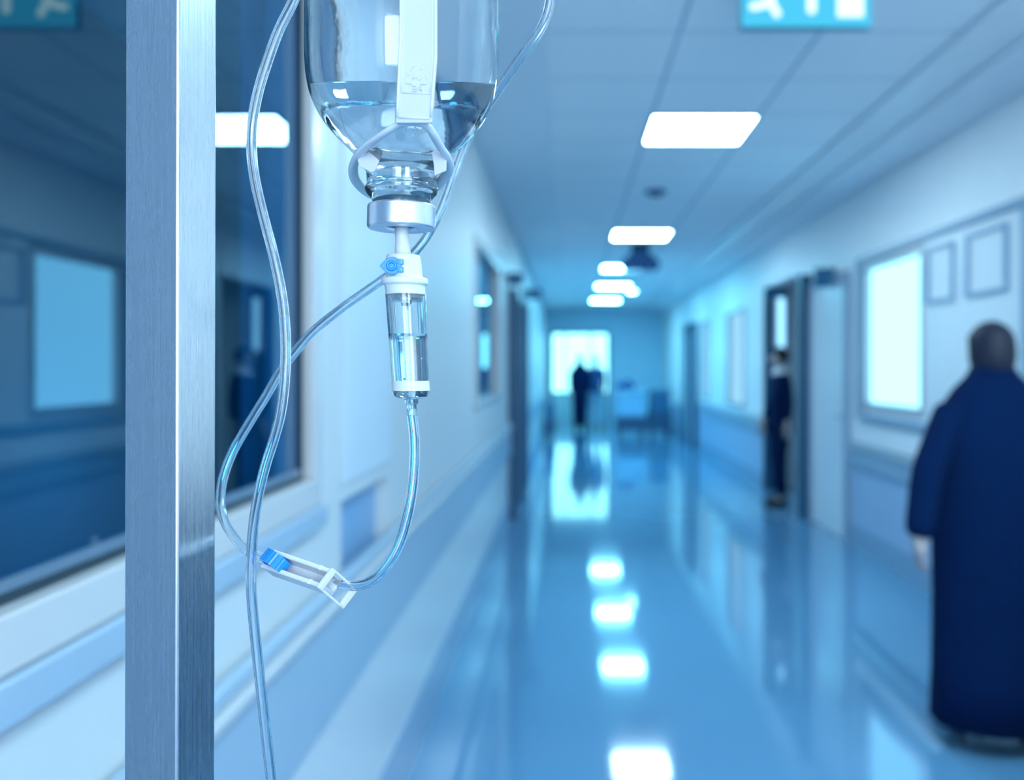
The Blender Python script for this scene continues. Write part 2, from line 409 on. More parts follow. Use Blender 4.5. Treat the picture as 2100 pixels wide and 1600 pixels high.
obj('lower_panel', box(B(), -.8, 1.3, 24.45, 24.5, 0, .75), mat('pale_lower_panel', (.62, .86, .95), .4, noise=.02), w6)
bm = B(); 
for x in (-.15, .58): box(bm, x, x+.04, 24.42, 24.5, .75, CEIL)
obj('mullion', bm, metalgrey, w6)
struct('wall_outer', box(B(), -2.2, 4.2, 24.9, 25.0, 0, CEIL), wallm)

# lobby end behind the camera: piers between the daylight windows
bm = B(); box(bm, XL, -.52, YB-.08, YB+.05, 0, CEIL); box(bm, .32, .93, YB-.08, YB+.05, 0, CEIL); box(bm, 1.77, XR, YB-.08, YB+.05, 0, CEIL)
box(bm, -.52, .32, YB-.08, YB+.05, 0, 1.08); box(bm, -.52, .32, YB-.08, YB+.05, 2.42, CEIL); box(bm, .93, 1.77, YB-.08, YB+.05, 0, 1.08); box(bm, .93, 1.77, YB-.08, YB+.05, 2.42, CEIL)
struct('wall_back', bm, wallm)

# ================================================================== CEILING FITTINGS
diffuser = emitter('lamp_diffuser', LAMP, LAMP_POWER)
names = ['square ceiling light panel nearest the camera behind the exit sign', 'second square ceiling light panel, just beyond the round detector',
         'third square ceiling light panel, behind the dark hanging device', 'fourth square ceiling light panel, level with the small lamp',
         'fifth and farthest square ceiling light panel']
diffuser_far = emitter('lamp_diffuser_cool', LAMP_FAR, 52)
def ceiling_light(y, label, x=.77, s=.29):
    t = thing('ceiling_light', label, 'ceiling light', (x, y, CEIL), 'square ceiling light panels')
    bm = B(); z0, z1 = CEIL-.012, CEIL
    e = s+.012
    box(bm, x-e, x+e, y-e, y-s, z0, z1); box(bm, x-e, x+e, y+s, y+e, z0, z1); box(bm, x-e, x-s, y-s, y+s, z0, z1); box(bm, x+s, x+e, y-s, y+s, z0, z1)
    obj('trim_frame', bm, whitem, t)
    obj('diffuser', box(B(), x-s, x+s, y-s, y+s, CEIL-.008, CEIL-.001), diffuser_far if y > 11 else diffuser, t)
for y, l in zip((5.19, 9.3, 12.4, 15.1, 18.3), names): ceiling_light(y, l)
ceiling_light(1.1, 'ceiling light panel overhead above the stand')
ceiling_light(1.75, 'unseen ceiling light panel added near the right wall for the post highlight', x=1.38)  # extra panel out of view, added to brighten the top of the post
t = thing('ceiling_lamp', 'small round bright ceiling lamp right of the far light panels', 'ceiling light', (1.13, 15.7, CEIL))
obj('housing', lathe(B(), [(CEIL, .11), (CEIL-.03, .11), (CEIL-.04, .09)], lambda z: Vector((1.13, 15.7, z)), 28), whitem, t)
obj('lens', lathe(B(), [(CEIL-.0401, .085), (CEIL-.06, .05)], lambda z: Vector((1.13, 15.7, z)), 28), diffuser_far, t)

t = thing('smoke_detector', 'dark blue round detector on the ceiling between the two nearest light panels', 'smoke detector', (.70, 7.0, CEIL))
obj('base', lathe(B(), [(CEIL, .085), (CEIL-.018, .085)], lambda z: Vector((.70, 7.0, z)), 32), tealdark, t, smooth=False)
obj('sensor', lathe(B(), [(CEIL-.018, .062), (CEIL-.035, .055), (CEIL-.045, .035)], lambda z: Vector((.70, 7.0, z)), 32), darkm, t, smooth=True)

# dark hanging clock-like device
t = thing('hanging_device', 'dark wide device hanging from the ceiling in mid corridor', 'ceiling device', (.83, 10.3, CEIL))
xc, yc = .82, 10.0
obj('mount', box(B(), xc-.10, xc+.10, yc-.06, yc+.06, 2.67, CEIL), devm, t, bevel=.01)
bm = B()
prof = [(-.22, 2.59), (-.19, 2.545), (.19, 2.545), (.22, 2.59), (.215, 2.65), (.12, 2.73), (-.12, 2.73), (-.215, 2.65)]
a = [bm.verts.new((xc+p, yc-.05, z)) for p, z in prof]; b_ = [bm.verts.new((xc+p, yc+.05, z)) for p, z in prof]
bm.faces.new(a); bm.faces.new(b_[::-1])
for i in range(8): bm.faces.new((a[i], a[(i+1)%8], b_[(i+1)%8], b_[i]))
hs = obj('housing', bm, devm, t)
obj('display', box(B(), xc-.11, xc+.11, yc-.055, yc-.0501, 2.575, 2.645), mat('dim_display', (.003, .015, .05), .8, spec=.1, noise=0, emit=(.03, .15, .5), estr=.02), t)

# illuminated pictogram sign (running figure, arrow, door)
SY = 3.2
sg = thing('exit_sign', 'glowing cyan escape route sign with white figure, arrow and door under the ceiling', 'sign', (.87, SY, CEIL))
sx0, sx1 = P(1520, 0, SY).x, P(1787, 0, SY).x; sz0 = P(0, 56, SY).z
obj('sign_box', box(B(), sx0, sx1, SY, SY+.03, sz0, CEIL-.002), darkm, sg)
signface = emitter('cyan_sign_face', (.08, .62, .95), .95)
obj('sign_face', box(B(), sx0+.001, sx1-.001, SY-.002, SY, sz0+.001, CEIL-.003), signface, sg)
pict = emitter('white_sign_pictogram', (.75, 1.0, 1.0), 1.3)
def PS(px, py): return Vector((P(px, 0, SY).x, SY-.003, P(0, py, SY).z))
top = CEIL-.008
bm = B()
def stroke(bm, pts, r):
    tube(bm, [Vector(p) for p in pts], r, 12, flat=.0012)
    for p in (pts[0], pts[-1]): lathe_y(bm, Vector(p), r)
def lathe_y(bm, c, r, n=16):
    vs1 = [bm.verts.new(c+Vector((r*math.cos(a), -.0012, r*math.sin(a)))) for a in (2*math.pi*i/n for i in range(n))]
    vs2 = [bm.verts.new(c+Vector((r*math.cos(a), .0008, r*math.sin(a)))) for a in (2*math.pi*i/n for i in range(n))]
    bm.faces.new(vs1); bm.faces.new(vs2[::-1])
    for i in range(n): bm.faces.new((vs1[i], vs1[(i+1)%n], vs2[(i+1)%n], vs2[i]))
k = .0180
stroke(bm, [PS(1545, 14), PS(1568, 10), PS(1585, -12)], k*.85)
stroke(bm, [PS(1593, 28), PS(1580, 4), PS(1585, -14)], k*.85)
stroke(bm, [PS(1585, -14), PS(1592, -28)], k*1.0)
stroke(bm, [PS(1562, -20), PS(1590, -24), PS(1612, -14)], k*.6)
obj('running_figure', bm, pict, sg)
bm = B(); stroke(bm, [PS(1664, 20), PS(1664, -26)], k*.95)
obj('arrow', bm, pict, sg)
bm = B(); a, b_ = PS(1716, 36), PS(1771, -34); box(bm, a.x, b_.x, SY-.0045, SY-.0022, a.z, b_.z)
obj('door_symbol', bm, pict, sg, bevel=.006)

# projecting room signs above doors
def flag_sign(label, x0, x1, y, z0, z1):
    t = thing('door_sign', label, 'sign', ((x0+x1)/2, y, z0))
    obj('sign_plate', box(B(), x0, x1, y, y+.03, z0, z1), tealdark, t, bevel=.004)
    obj('bracket', box(B(), min(x0, x1), max(x0, x1), y+.005, y+.025, z1, z1+.02), darkm, t)
flag_sign('small dark blue sign projecting over the first door on the right wall', 2.11, 2.279, 7.45, 2.115, 2.26)
flag_sign('dark blue sign over the open doorway behind the standing person', 2.30, 2.55, 10.088, 2.24, 2.33)
flag_sign('dark blue sign projecting from far left wall beyond the doorways', XL+.001, -.34, 10.62, 2.26, 2.37)
flag_sign('dark blue sign over the first doorway on the left wall', XL+.001, -.43, 8.09, 2.19, 2.29)

# ================================================================== TROLLEYS
def cart(name, label, x0, x1, y0, y1, z0, zt, top_m, base_m):
    t = thing(name, label, 'trolley', ((x0+x1)/2, y0, 0))
    obj('chassis', box(B(), x0, x1, y0, y1, .12, z0), base_m, t, bevel=.01)
    obj('cabinet', box(B(), x0+.03, x1-.03, y0+.02, y1-.02, z0, zt), top_m, t, bevel=.02)
    hb = B(); xm = x1-.02
    tube(hb, smooth_path([Vector((x0+.08, y0+.03, zt-.07)), Vector((x0+.08, y0-.06, zt-.05)), Vector((x1-.08, y0-.06, zt-.05)), Vector((x1-.08, y0+.03, zt-.07))], 5), .012, 8)
    obj('push_handle', hb, metalgrey, t)
    for x in (x0+.08, x1-.08):
        for y in (y0+.08, y1-.08):
            wb = B(); wheel(wb, Vector((x, y, .06)), .06, .03, 'x'); box(wb, x-.02, x+.02, y-.02, y+.02, .06, .13)
            obj('caster', wb, shoem, t)
    return t
cart('linen_trolley', 'pale blue box trolley on dark base beside the bright end doorway', .98, 1.60, 17.9, 18.6, .42, .95, palecart, darkm)
cart('supply_trolley', 'dark teal trolley right of the pale blue trolley by far right wall', 1.66, 2.12, 17.9, 18.5, .50, .98, tealdark, darkm)
cart('waste_trolley', 'narrow dark trolley against the far left wall', -.52, -.26, 17.2, 17.6, .40, .72, tealdark, darkm)
t = thing('soft_bundle', 'dark rounded bundle lying on top of the pale blue trolley', 'bundle', (1.2, 18.2, 1.01))
bm = B(); bmesh.ops.create_icosphere(bm, subdivisions=3, radius=1)
for v in bm.verts:
    v.co = Vector((v.co.x*.20, v.co.y*.16, max(v.co.z, -.6)*.12*(1+.2*math.sin(v.co.x*5))))+Vector((1.2, 18.34, 1.035))
obj('cloth', bm, bluecloth, t, smooth=True)

t = thing('reflection_bench', 'long dark blue bench added out of view to darken the post reflection', 'bench', (1.95, 2.0, 0))  # added out of view so the post's right face reflects dark low down
obj('seat', box(B(), 1.72, 2.20, 1.0, 2.75, .40, .50), darkm, t, bevel=.02)
obj('backrest', box(B(), 2.14, 2.215, 1.0, 2.75, .50, .98), darkm, t, bevel=.02)
for y in (1.15, 2.6):
    obj('leg', box(B(), 1.76, 2.18, y-.02, y+.02, 0, .40), metalgrey, t, bevel=.004)

t = thing('reflection_board', 'blue grey board added out of view to tint the post reflection', 'board', (XL, -.2, .95))  # added out of view to dim and blue the post's left face
obj('board', box(B(), XL+.002, XL+.02, -.95, .45, .98, 2.27), mat('reflection_board_blue', (.13, .22, .33), .7, noise=.05), t)
bm = B(); 
for z0, z1 in ((.95, .98), (2.27, 2.30)): box(bm, XL+.002, XL+.028, -.98, .48, z0, z1)
for y0, y1 in ((-.98, -.95), (.45, .48)): box(bm, XL+.002, XL+.028, y0, y1, .98, 2.27)
obj('board_frame', bm, metalgrey, t)

# ================================================================== PEOPLE
def skinned(name, verts, edges, m, parent, sub=2, root=0):
    me = bpy.data.meshes.new(name)
    me.from_pydata([v[0] for v in verts], edges, [])
    me.materials.append(m)
    o = bpy.data.objects.new(name, me); COL.objects.link(o); o.parent = parent
    sk = o.modifiers.new('skin', 'SKIN'); sk.use_smooth_shade = True
    if not me.skin_vertices:
        bpy.context.view_layer.update()
    lay = me.skin_vertices[0] if me.skin_vertices else me.attributes
    for i, v in enumerate(verts):
        r = v[1]
        lay.data[i].radius = r if isinstance(r, tuple) else (r, r)
        lay.data[i].use_root = (i == root)
    ss = o.modifiers.new('sub', 'SUBSURF'); ss.levels = sub; ss.render_levels = sub
    return o
def ensure_skin(o): pass

def person(label, loc, rotz, h, pose, cloth, hair=hairm):
    t = thing('person', label, 'person', loc); t['world_parts'] = 0
    t.rotation_euler.z = rotz
    s = h/1.75; t.scale = (s, s, s)
    V = Vector
    sw = pose.get('stride', .12); lean = pose.get('lean', 0.0); spread = pose.get('spread', .10)
    pel = V((0, 0, .93)); sp1 = V((0, -.2*lean, 1.12)); ch = V((0, -.6*lean, 1.32)); nb = V((0, -.9*lean, 1.46)); nk = V((0, -lean-.01, 1.53)); hd = V((0, -lean-.02, 1.60)); ht = V((0, -lean-.01, 1.675))
    verts = [(pel, (.15, .11)), (sp1, (.125, .095)), (ch, (.15, .11)), (nb, (.075, .065)), (nk, (.052, .055)), (hd, (.072, .088)), (ht, (.072, .09))]
    edges = [(0,1),(1,2),(2,3),(3,4),(4,5),(5,6)]
    def add(v, r, p): verts.append((v, r)); edges.append((p, len(verts)-1)); return len(verts)-1
    add(hd+V((0, -.105, -.005)), (.010, .013), 5)      # nose
    J = {}
    for sd in (-1, 1):
        sh = add(V((sd*.175, -.8*lean, 1.40)), .055, 2)
        sgn = pose.get('arm', .12)*sd
        el = add(V((sd*(.19+spread*.7), -.6*lean+sgn*.6, 1.13)), .042, sh)
        wr_ = add(V((sd*(.19+spread), -.6*lean-.06+sgn*1.6, .90)), (.026, .03), el)
        pc = verts[wr_][0]; dn = V((sd*.01, -.01+sgn*.05, -1)).normalized()
        pm = add(pc+dn*.06, (.018, .036), wr_)
        base = verts[pm][0]
        for q, (off, ln) in enumerate(((-.028, .062), (-.010, .074), (.010, .070), (.026, .055))):
            a1 = add(base+V((0, off, 0))+dn*.028, .0088, pm)
            a2 = add(base+V((-sd*.006, off, 0))+dn*(.028+ln*.5), .0082, a1)
            add(base+V((-sd*.018, off, 0))+dn*(.028+ln*.92), .0072, a2)
        b1 = add(pc+V((-sd*.012, -.036, -.035)), .0095, wr_); add(pc+V((-sd*.024, -.050, -.075)), .0085, b1)
        hp = add(V((sd*.095, 0, .88)), .088, 0)
        kn = add(V((sd*.105, -sd*sw*.35-.03, .49)), .058, hp)
        an = add(V((sd*.105, sd*sw*.9*-1+.02, .085)), .036, kn)
        add(V((sd*.115, -sd*sw*.9-.14, .035)), (.036, .022), an)
        J[sd] = tuple(verts[i][0] for i in (sh, el, wr_, hp, kn, an))
    body = skinned('body', verts, edges, skinm, t, 2)
    # face: eyes, mouth, ears on the head
    for sd in (-1, 1):
        fb = B(); bmesh.ops.create_icosphere(fb, subdivisions=2, radius=.011, matrix=Matrix.Translation(hd+V((sd*.030, -.083, .022))))
        obj('eye', fb, whitecloth, body)
    fb = B(); tube(fb, [hd+V((-.024, -.080, -.045)), hd+V((0, -.088, -.043)), hd+V((.024, -.080, -.045))], .005, 8); obj('mouth', fb, mat('lips', (.35, .2, .22), .5, noise=0), body)
    for sd in (-1, 1):
        fb = B(); bmesh.ops.create_icosphere(fb, subdivisions=2, radius=1, matrix=Matrix.Translation(hd+V((sd*.078, .0, 0))) @ Matrix.Diagonal((.010, .018, .030, 1))); obj('ear', fb, skinm, body, smooth=True)
    # hair
    hb = B(); bmesh.ops.create_icosphere(hb, subdivisions=4, radius=1)
    for v in hb.verts:
        c0 = v.co.copy(); lo = pose.get('hair', -.35)
        z = c0.z if c0.y > -.25 or c0.z > .45 else .45
        z = max(z, lo) if c0.y > -.25 else z
        wid = 1+.25*max(0, -c0.z)
        y = c0.y if c0.z > .45 else max(c0.y, -.30)
        v.co = Vector((c0.x*.088*wid, y*.108*wid, z*(.105 if z > 0 else .16)))+hd+V((0, .010, .048))
    obj('hair', hb, hair, t, smooth=True)
    # clothes
    k = 1.16
    kind = cloth['kind']
    if kind == 'coat':
        # long loose gown: one lofted surface from shoulders to shin
        cb = B(); n_ = 40
        rows = [(1.58, .07, .075), (1.52, .11, .095), (1.47, .17, .115), (1.41, .22, .135), (1.25, .265, .18), (1.10, .285, .195), (.95, .295, .19), (.80, .29, .20), (.60, .285, .20), (.30, .285, .21), (.10, .29, .22)]
        if cloth.get('taper'): rows = [(z, rx*(.86 if z > 1.3 else .62-.16*(1.2-z)), ry*(.9 if z > 1.3 else .75)) for z, rx, ry in rows]
        rings = []
        for z, rx, ry in rows:
            fold = max(0, (1.2-z))*.02
            rings.append([cb.verts.new((rx*math.cos(a)*(1+fold*math.sin(9*a)), -lean*.8*max(0, z-.9)/.5+ry*math.sin(a)*(1+fold*math.sin(7*a+z*2)), z)) for a in (2*math.pi*i/n_ for i in range(n_))])
        for a, b in zip(rings, rings[1:]):
            for i in range(n_): cb.faces.new((a[i], a[(i+1)%n_], b[(i+1)%n_], b[i]))
        g = obj('gown', cb, cloth['top'], t, smooth=True)
        g.modifiers.new('so', 'SOLIDIFY').thickness = .006
        for sd in (-1, 1):
            sh, el, wr_, *_ = J[sd]
            skinned('sleeve', [(sh, .085), ((sh+el)/2, .078), (el, .072), (wr_+(el-wr_)*-.12, .062)], [(0,1),(1,2),(2,3)], cloth['top'], t, 2)
    else:
        tv = [(pel+V((0,0,-.13)), (.20, .155)), (pel+V((0,0,.05)), (.17, .13)), (sp1, (.15, .115)), (ch, (.175, .13)), (nb+V((0,0,-.02)), (.088, .078))]
        te = [(0,1),(1,2),(2,3),(3,4)]
        for sd in (-1, 1):
            sh, el, wr_, *_ = J[sd]
            tv += [(sh, .070), (sh+(el-sh)*.5, .064), (el, .056), (el+(wr_-el)*.85, .042)]; i = len(tv)
            te += [(3, i-4), (i-4, i-3), (i-3, i-2), (i-2, i-1)]
        skinned('tunic', tv, te, cloth['top'], t, 2)
    if cloth.get('collar'):
        kb = B(); lathe(kb, [(1.44, .105), (1.47, .095), (1.52, .066), (1.53, .060)], lambda z: Vector((0, -.9*lean, z)), 28, cap0=False, cap1=False)
        obj('white_collar', kb, whitecloth, t, smooth=True).modifiers.new('so', 'SOLIDIFY').thickness = .004
    lv = [(pel+V((0,0,.02)), (.14, .11))]; le = []
    for sd in (-1, 1):
        *_, hp, kn, an = J[sd]
        lv += [(hp+V((0,0,-.04)), .10), (hp+(kn-hp)*.5, .092), (kn, .072), (kn+(an-kn)*.5, .066), (an+V((0,0,.02)), .058)]; i = len(lv)
        le += [(0, i-5), (i-5, i-4), (i-4, i-3), (i-3, i-2), (i-2, i-1)]
        sb = B(); bmesh.ops.create_icosphere(sb, subdivisions=3, radius=1)
        for v in sb.verts: v.co = Vector((v.co.x*.048, v.co.y*.145*(1 if v.co.y<0 else .8), max(v.co.z, -.75)*.056))+Vector((an.x, an.y-.06, .042))
        obj('shoe', sb, shoem, t, smooth=True)
    skinned('trousers', lv, le, cloth['legs'], t, 2)
    return t

def fix_parent(t):
    for c in t.children_recursive: c.matrix_parent_inverse = Matrix()
near = person('person in a long navy gown with dark hair walking at the right edge', (1.64, 3.30, 0), math.radians(190), 1.60,
       {'stride': .16, 'lean': .05, 'spread': .24, 'arm': .12, 'hair': -1.0}, {'kind': 'coat', 'top': navy, 'legs': navy})
fix_parent(near)
p2 = person('person with dark hair, white collar and dark trousers standing in the right doorway', (2.18, 8.95, 0), math.radians(-88), 1.64,
       {'stride': .05, 'lean': .0, 'spread': .03, 'arm': .05}, {'kind': 'tunic', 'top': navy, 'legs': navy, 'collar': 1}); fix_parent(p2)
p3 = person('person in long dark navy coat before the bright end doorway, left of the other', (.25, 19.8, 0), math.radians(180), 1.74,
       {'stride': .02, 'lean': .0, 'spread': .0, 'arm': .05}, {'kind': 'coat', 'taper': 1, 'top': navy, 'legs': navy}, hair=whitecloth); fix_parent(p3)  # white hair: glare washing out the head, put into the colour
p4 = person('person in blue top and pale trousers before the bright end doorway', (.62, 20.3, 0), math.radians(180), 1.72,
       {'stride': .10, 'lean': .0, 'spread': .02, 'arm': .05}, {'kind': 'tunic', 'top': bluecloth, 'legs': palecloth}, hair=whitecloth); fix_parent(p4)  # hair whitened here too, in place of the doorway's glare

# ================================================================== FOREGROUND: the stand
d0 = .345
C = P(362.5, CY, d0); s = .0247
u1 = P(259.5, CY, 1.0); u2 = P(446, CY, 1.0)
# square tube turned so that its near edge faces the camera
al = math.radians(37.2); Fv = Vector((-.413, .911, 0)); Rv = Vector((.911, .413, 0))
dL = -math.cos(al)*Rv+math.sin(al)*Fv; dR = math.sin(al)*Rv+math.cos(al)*Fv
ctr = C+(dL+dR)*s/2
st = thing('drip_stand', 'square brushed steel stand post in the left foreground', 'drip stand', (ctr.x, ctr.y, 0)); 
bm = B(); lean = Vector((.0026, 0, 0))
zt = 2.08
vb = [C+lean*-1.0, C+dR*s+lean*-1.0, C+(dL+dR)*s+lean*-1.0, C+dL*s+lean*-1.0]
lo = [bm.verts.new(Vector((v.x, v.y, .03))) for v in vb]; hi = [bm.verts.new(Vector((v.x+.0045, v.y, zt))) for v in vb]
bm.faces.new(lo[::-1]); bm.faces.new(hi)
for i in range(4): bm.faces.new((lo[i], lo[(i+1)%4], hi[(i+1)%4], hi[i]))
obj('post', bm, steel, st, bevel=.0012, seg=4)
bm = B(); lathe(bm, [(0, .17), (.012, .17), (.03, .12), (.04, .03)], lambda z: Vector((ctr.x, ctr.y, z)), 48)
obj('base', bm, steel, st)

BD = .36                                   # depth of the bottle axis
def ax(py): return P(824+(385-py)*.011, py, BD)        # bottle axis
hook = [Vector((ctr.x, ctr.y, 2.03)), Vector((ctr.x+.05, ctr.y, 2.06)), Vector((P(857, 0, .33).x-.02, .34, 2.04)), Vector((P(857, 0, .33).x, .335, 2.0)), Vector((P(857, 0, .33).x+.004, .335, 1.975)), Vector((P(857, 0, .33).x+.012, .335, 1.985))]
bm = B(); tube(bm, smooth_path(hook, 8), .004, 12); obj('hook_arm', bm, steel, st, smooth=True)

# ---- bottle, inverted
PXM = BD/F
def rp(p): return p*PXM*.994
outer = [(-330, 150), (-322, 186), (-300, 196), (-100, 197), (60, 197), (110, 196.5), (145, 195), (175, 191.5), (210, 183), (245, 165), (275, 141), (298, 118), (318, 98), (333, 84), (345, 77), (355, 72.5), (368, 71), (380, 71), (386, 74), (391, 74.5), (397, 72), (405, 65), (413, 59.5), (424, 57)]
bt = thing('infusion_bottle', 'clear glass infusion bottle hanging upside down, partly filled with liquid', 'bottle', ax(440))
bt['world_parts'] = 1
def axt(t): return ax(t)
wall_px = 9
inner = [(y, max(r-wall_px, 30)) for y, r in outer if y > -320]
inner = [(-312, 140)]+inner[1:]
bm = B()
def dense(pr, n=5):
    pts = [Vector((a, b, 0)) for a, b in pr]; q = smooth_path(pts, n); return [(v.x, v.y) for v in q]
do = dense(outer, 4); di = dense(inner, 4)
N = 96
def rings_of(bm, prof):
    out = []
    for y, r in prof:
        c = ax(y); rr = rp(r); out.append([bm.verts.new(c+Vector((rr*math.cos(a), rr*math.sin(a), 0))) for a in (2*math.pi*i/N for i in range(N))])
    return out
ro = rings_of(bm, do); ri = rings_of(bm, di)
def quad(a, b, flip=False):
    for i in range(N):
        f = (a[i], a[(i+1)%N], b[(i+1)%N], b[i]); bm.faces.new(f[::-1] if flip else f)
for a, b in zip(ro, ro[1:]): quad(a, b)
for a, b in zip(ri, ri[1:]): quad(a, b, True)
bm.faces.new(ro[0]); bm.faces.new(ri[0][::-1]); quad(ro[-1], ri[-1])
obj('glass_body', bm, bottleglass, bt, smooth=True)
# liquid: slightly overlaps the inner glass surface
lev = 172
def rin(y):
    for (y0, r0), (y1, r1) in zip(di, di[1:]):
        if y0 <= y <= y1: return r0+(r1-r0)*(y-y0)/max(y1-y0, 1e-6)
    return di[-1][1]
bm = B(); NL = 60; zs = ax(lev).z; slope = (zs-HC)/BD*.9; rings = []
for j_ in range(NL+1):
    f_ = j_/NL; ring = []
    for i_ in range(N):
        a = 2*math.pi*i_/N
        ylev = lev
        for _ in range(4): ylev = lev-rp(rin(ylev))*math.sin(a)*slope/PXM
        y = ylev+(419-ylev)*f_; rr = rp(rin(y)+1.2)
        ring.append(bm.verts.new(ax(y)+Vector((rr*math.cos(a), rr*math.sin(a), 0))))
    rings.append(ring)
for a, b in zip(rings, rings[1:]): quad(a, b)
bm.faces.new(rings[0]); bm.faces.new(rings[-1][::-1])
lq = obj('liquid', bm, water, bt)
for p in lq.data.polygons: p.use_smooth = len(p.vertices) == 4
# crimped metal cap and stopper
bm = B(); lathe(bm, [(421, rp(55)), (421, rp(66)), (424, rp(69)), (464, rp(69.5)), (470, rp(67)), (470, rp(36)), (462, rp(35)), (462, rp(5))], ax, 64, cap0=False, cap1=False)
obj('crimp_cap', bm, aluminium, bt, bevel=.0003)
bm = B(); lathe(bm, [(463.5, rp(33.5)), (457, rp(34)), (408, rp(46)), (404, rp(40))], ax, 48)
obj('rubber_stopper', bm, rubber, bt)
# a few round marks in the neck glass
bm = B()
for (px, py, r0) in ((840, 266, 12), (868, 268, 4), (846, 270, 4)):
    c = P(px, py, BD-rp(141)+.0004)
    tube(bm, [c+Vector((r0*.0002*math.cos(a), 0, r0*.0002*math.sin(a))) for a in (2*math.pi*i/20 for i in range(20))], .0003, 8, closed=True)
obj('moulded_mark', bm, bottleglass, bt, smooth=True)

# ---- hanger strap
hg = thing('bottle_hanger', 'frosted white plastic hanger strap looped round the bottle neck', 'hanger', P(857, 250, .322))
bm = B()
fd = BD-rp(197)-.0016       # strap plane in front of the glass
def sdep(y):
    r_ = 197 if y < 110 else [b for a, b in do if a <= y][-1]
    return BD-rp(r_)-.0016
rows = []
for y in [-330, -200, -100, 0, 60, 120, 160, 190, 215, 240, 252]:
    t_ = min(1, max(0, (y-0)/240)); l_ = 819-8*max(0, (y-60))/192 if y > 60 else 819; r_ = 896-10*max(0, y-120)/132 if y > 120 else 896
    dd = min(fd+max(0, y-150)*.00002, sdep(y)) if y < 200 else fd+.001+(y-200)*.00003
    rows.append((y, l_, r_, dd))
f1, b1 = [], []
for y, l_, r_, dd in rows:
    f1.append((bm.verts.new(P(l_, y, dd)), bm.verts.new(P(r_, y, dd))))
    b1.append((bm.verts.new(P(l_, y, dd)+Vector((0, .0013, 0))), bm.verts.new(P(r_, y, dd)+Vector((0, .0013, 0)))))
for i in range(len(rows)-1):
    a, b, c, d = f1[i], f1[i+1], b1[i], b1[i+1]
    bm.faces.new((a[0], b[0], b[1], a[1])); bm.faces.new((c[0], c[1], d[1], d[0]))
    bm.faces.new((a[0], c[0], d[0], b[0])); bm.faces.new((a[1], b[1], d[1], c[1]))
bm.faces.new((f1[0][0], f1[0][1], b1[0][1], b1[0][0])); bm.faces.new((f1[-1][1], f1[-1][0], b1[-1][0], b1[-1][1]))
obj('strap', bm, strapm, hg, bevel=.0003)
bm = B()
for side in (0, 1):
    pts = []
    for y, l_, r_, dd in rows[:-1]:
        x = l_+3 if side == 0 else r_-3
        pts.append(P(x, y, dd-.0001))
    tube(bm, pts, .00055, 8)
for side in (9, -9):
    pts = [P((l_ if side > 0 else r_)+side, y, dd) for y, l_, r_, dd in rows if y <= 190]; tube(bm, pts, .00022, 6)
pts = [P(824, 190, rows[7][3]), P(884, 192, rows[7][3])]; tube(bm, pts, .0003, 6)
pts = [P(817, 241, rows[9][3]), P(881, 243, rows[9][3])]; tube(bm, pts, .0004, 6)
obj('edge_ribs', bm, whiteplastic, hg, smooth=True)
# embossed recycling triangle with the reversed characters 04 and PE
bm = B(); dd = rows[6][3]-.0001
def line(pl): tube(bm, [P(x, y, dd) for x, y in pl], .00016, 6)
line([(845, 140), (852, 133), (859, 133), (866, 144)]); line([(838, 150), (832, 163), (833, 170), (845, 172)]); line([(862, 172.5), (874, 172.5), (879, 167), (872, 155)])
line([(846, 140), (841, 146)]); line([(866, 144), (861, 143)]); line([(866, 144), (868, 139)]); line([(862, 172.5), (866, 169.5)]); line([(862, 172.5), (866, 175.5)]); line([(838, 150), (834, 151)]); line([(838, 150), (839, 155)])
line([(848, 163.5), (848, 152), (855, 160), (846, 160)])
line([(860+3.6*math.cos(a), 158+5.8*math.sin(a)) for a in (2*math.pi*i/14 for i in range(15))])
line([(853, 176), (846, 176)]); line([(853, 181.5), (847, 181.5)]); line([(853, 187), (846, 187)]); line([(853, 176), (853, 187)])
line([(864, 188), (864, 176.5), (858.5, 177), (857.5, 180), (859, 182.5), (864, 182.5)])
obj('embossed_mark', bm, whiteplastic, hg, smooth=True)
# tilted loop round the neck
loopL = [(850, 252, .3265), (822, 254, .3265), (800, 266, .328), (778, 281, .332), (752, 300, .339), (733, 321, .347), (724.5, 345, .357), (730, 371, .369), (755, 396, .383), (790, 408, .390), (822, 411, .391)]
loopR = [(860, 408, .390), (885, 392, .383), (906, 371, .370), (921, 347, .357), (917, 322, .347), (902, 300, .339), (888, 275, .331), (876, 257, .3275)]
pts = smooth_path([P(*p) for p in loopL+loopR], 6)
bm = B(); tube(bm, pts, .0012, 14, closed=True, flat=.0021)
obj('neck_loop', bm, whiteplastic, hg, smooth=True)
for fl, dd in (([(742, 316), (778, 303), (785, 306), (786, 312), (769, 350), (762, 354), (737, 341), (733, 328)], .346), ([(885, 313), (890, 309), (905, 309), (916, 330), (915, 350), (891, 360), (889, 335)], .347)):
    bm = B(); f = [bm.verts.new(P(x, y, dd)) for x, y in fl]; g = [bm.verts.new(P(x, y, dd)+Vector((0, .0008, 0))) for x, y in fl]
    bm.faces.new(f); bm.faces.new(g[::-1])
    for i in range(len(f)): bm.faces.new((f[i], f[(i+1)%len(f)], g[(i+1)%len(f)], g[i]))
    obj('grip_tab', bm, strapm, hg, bevel=.0002)

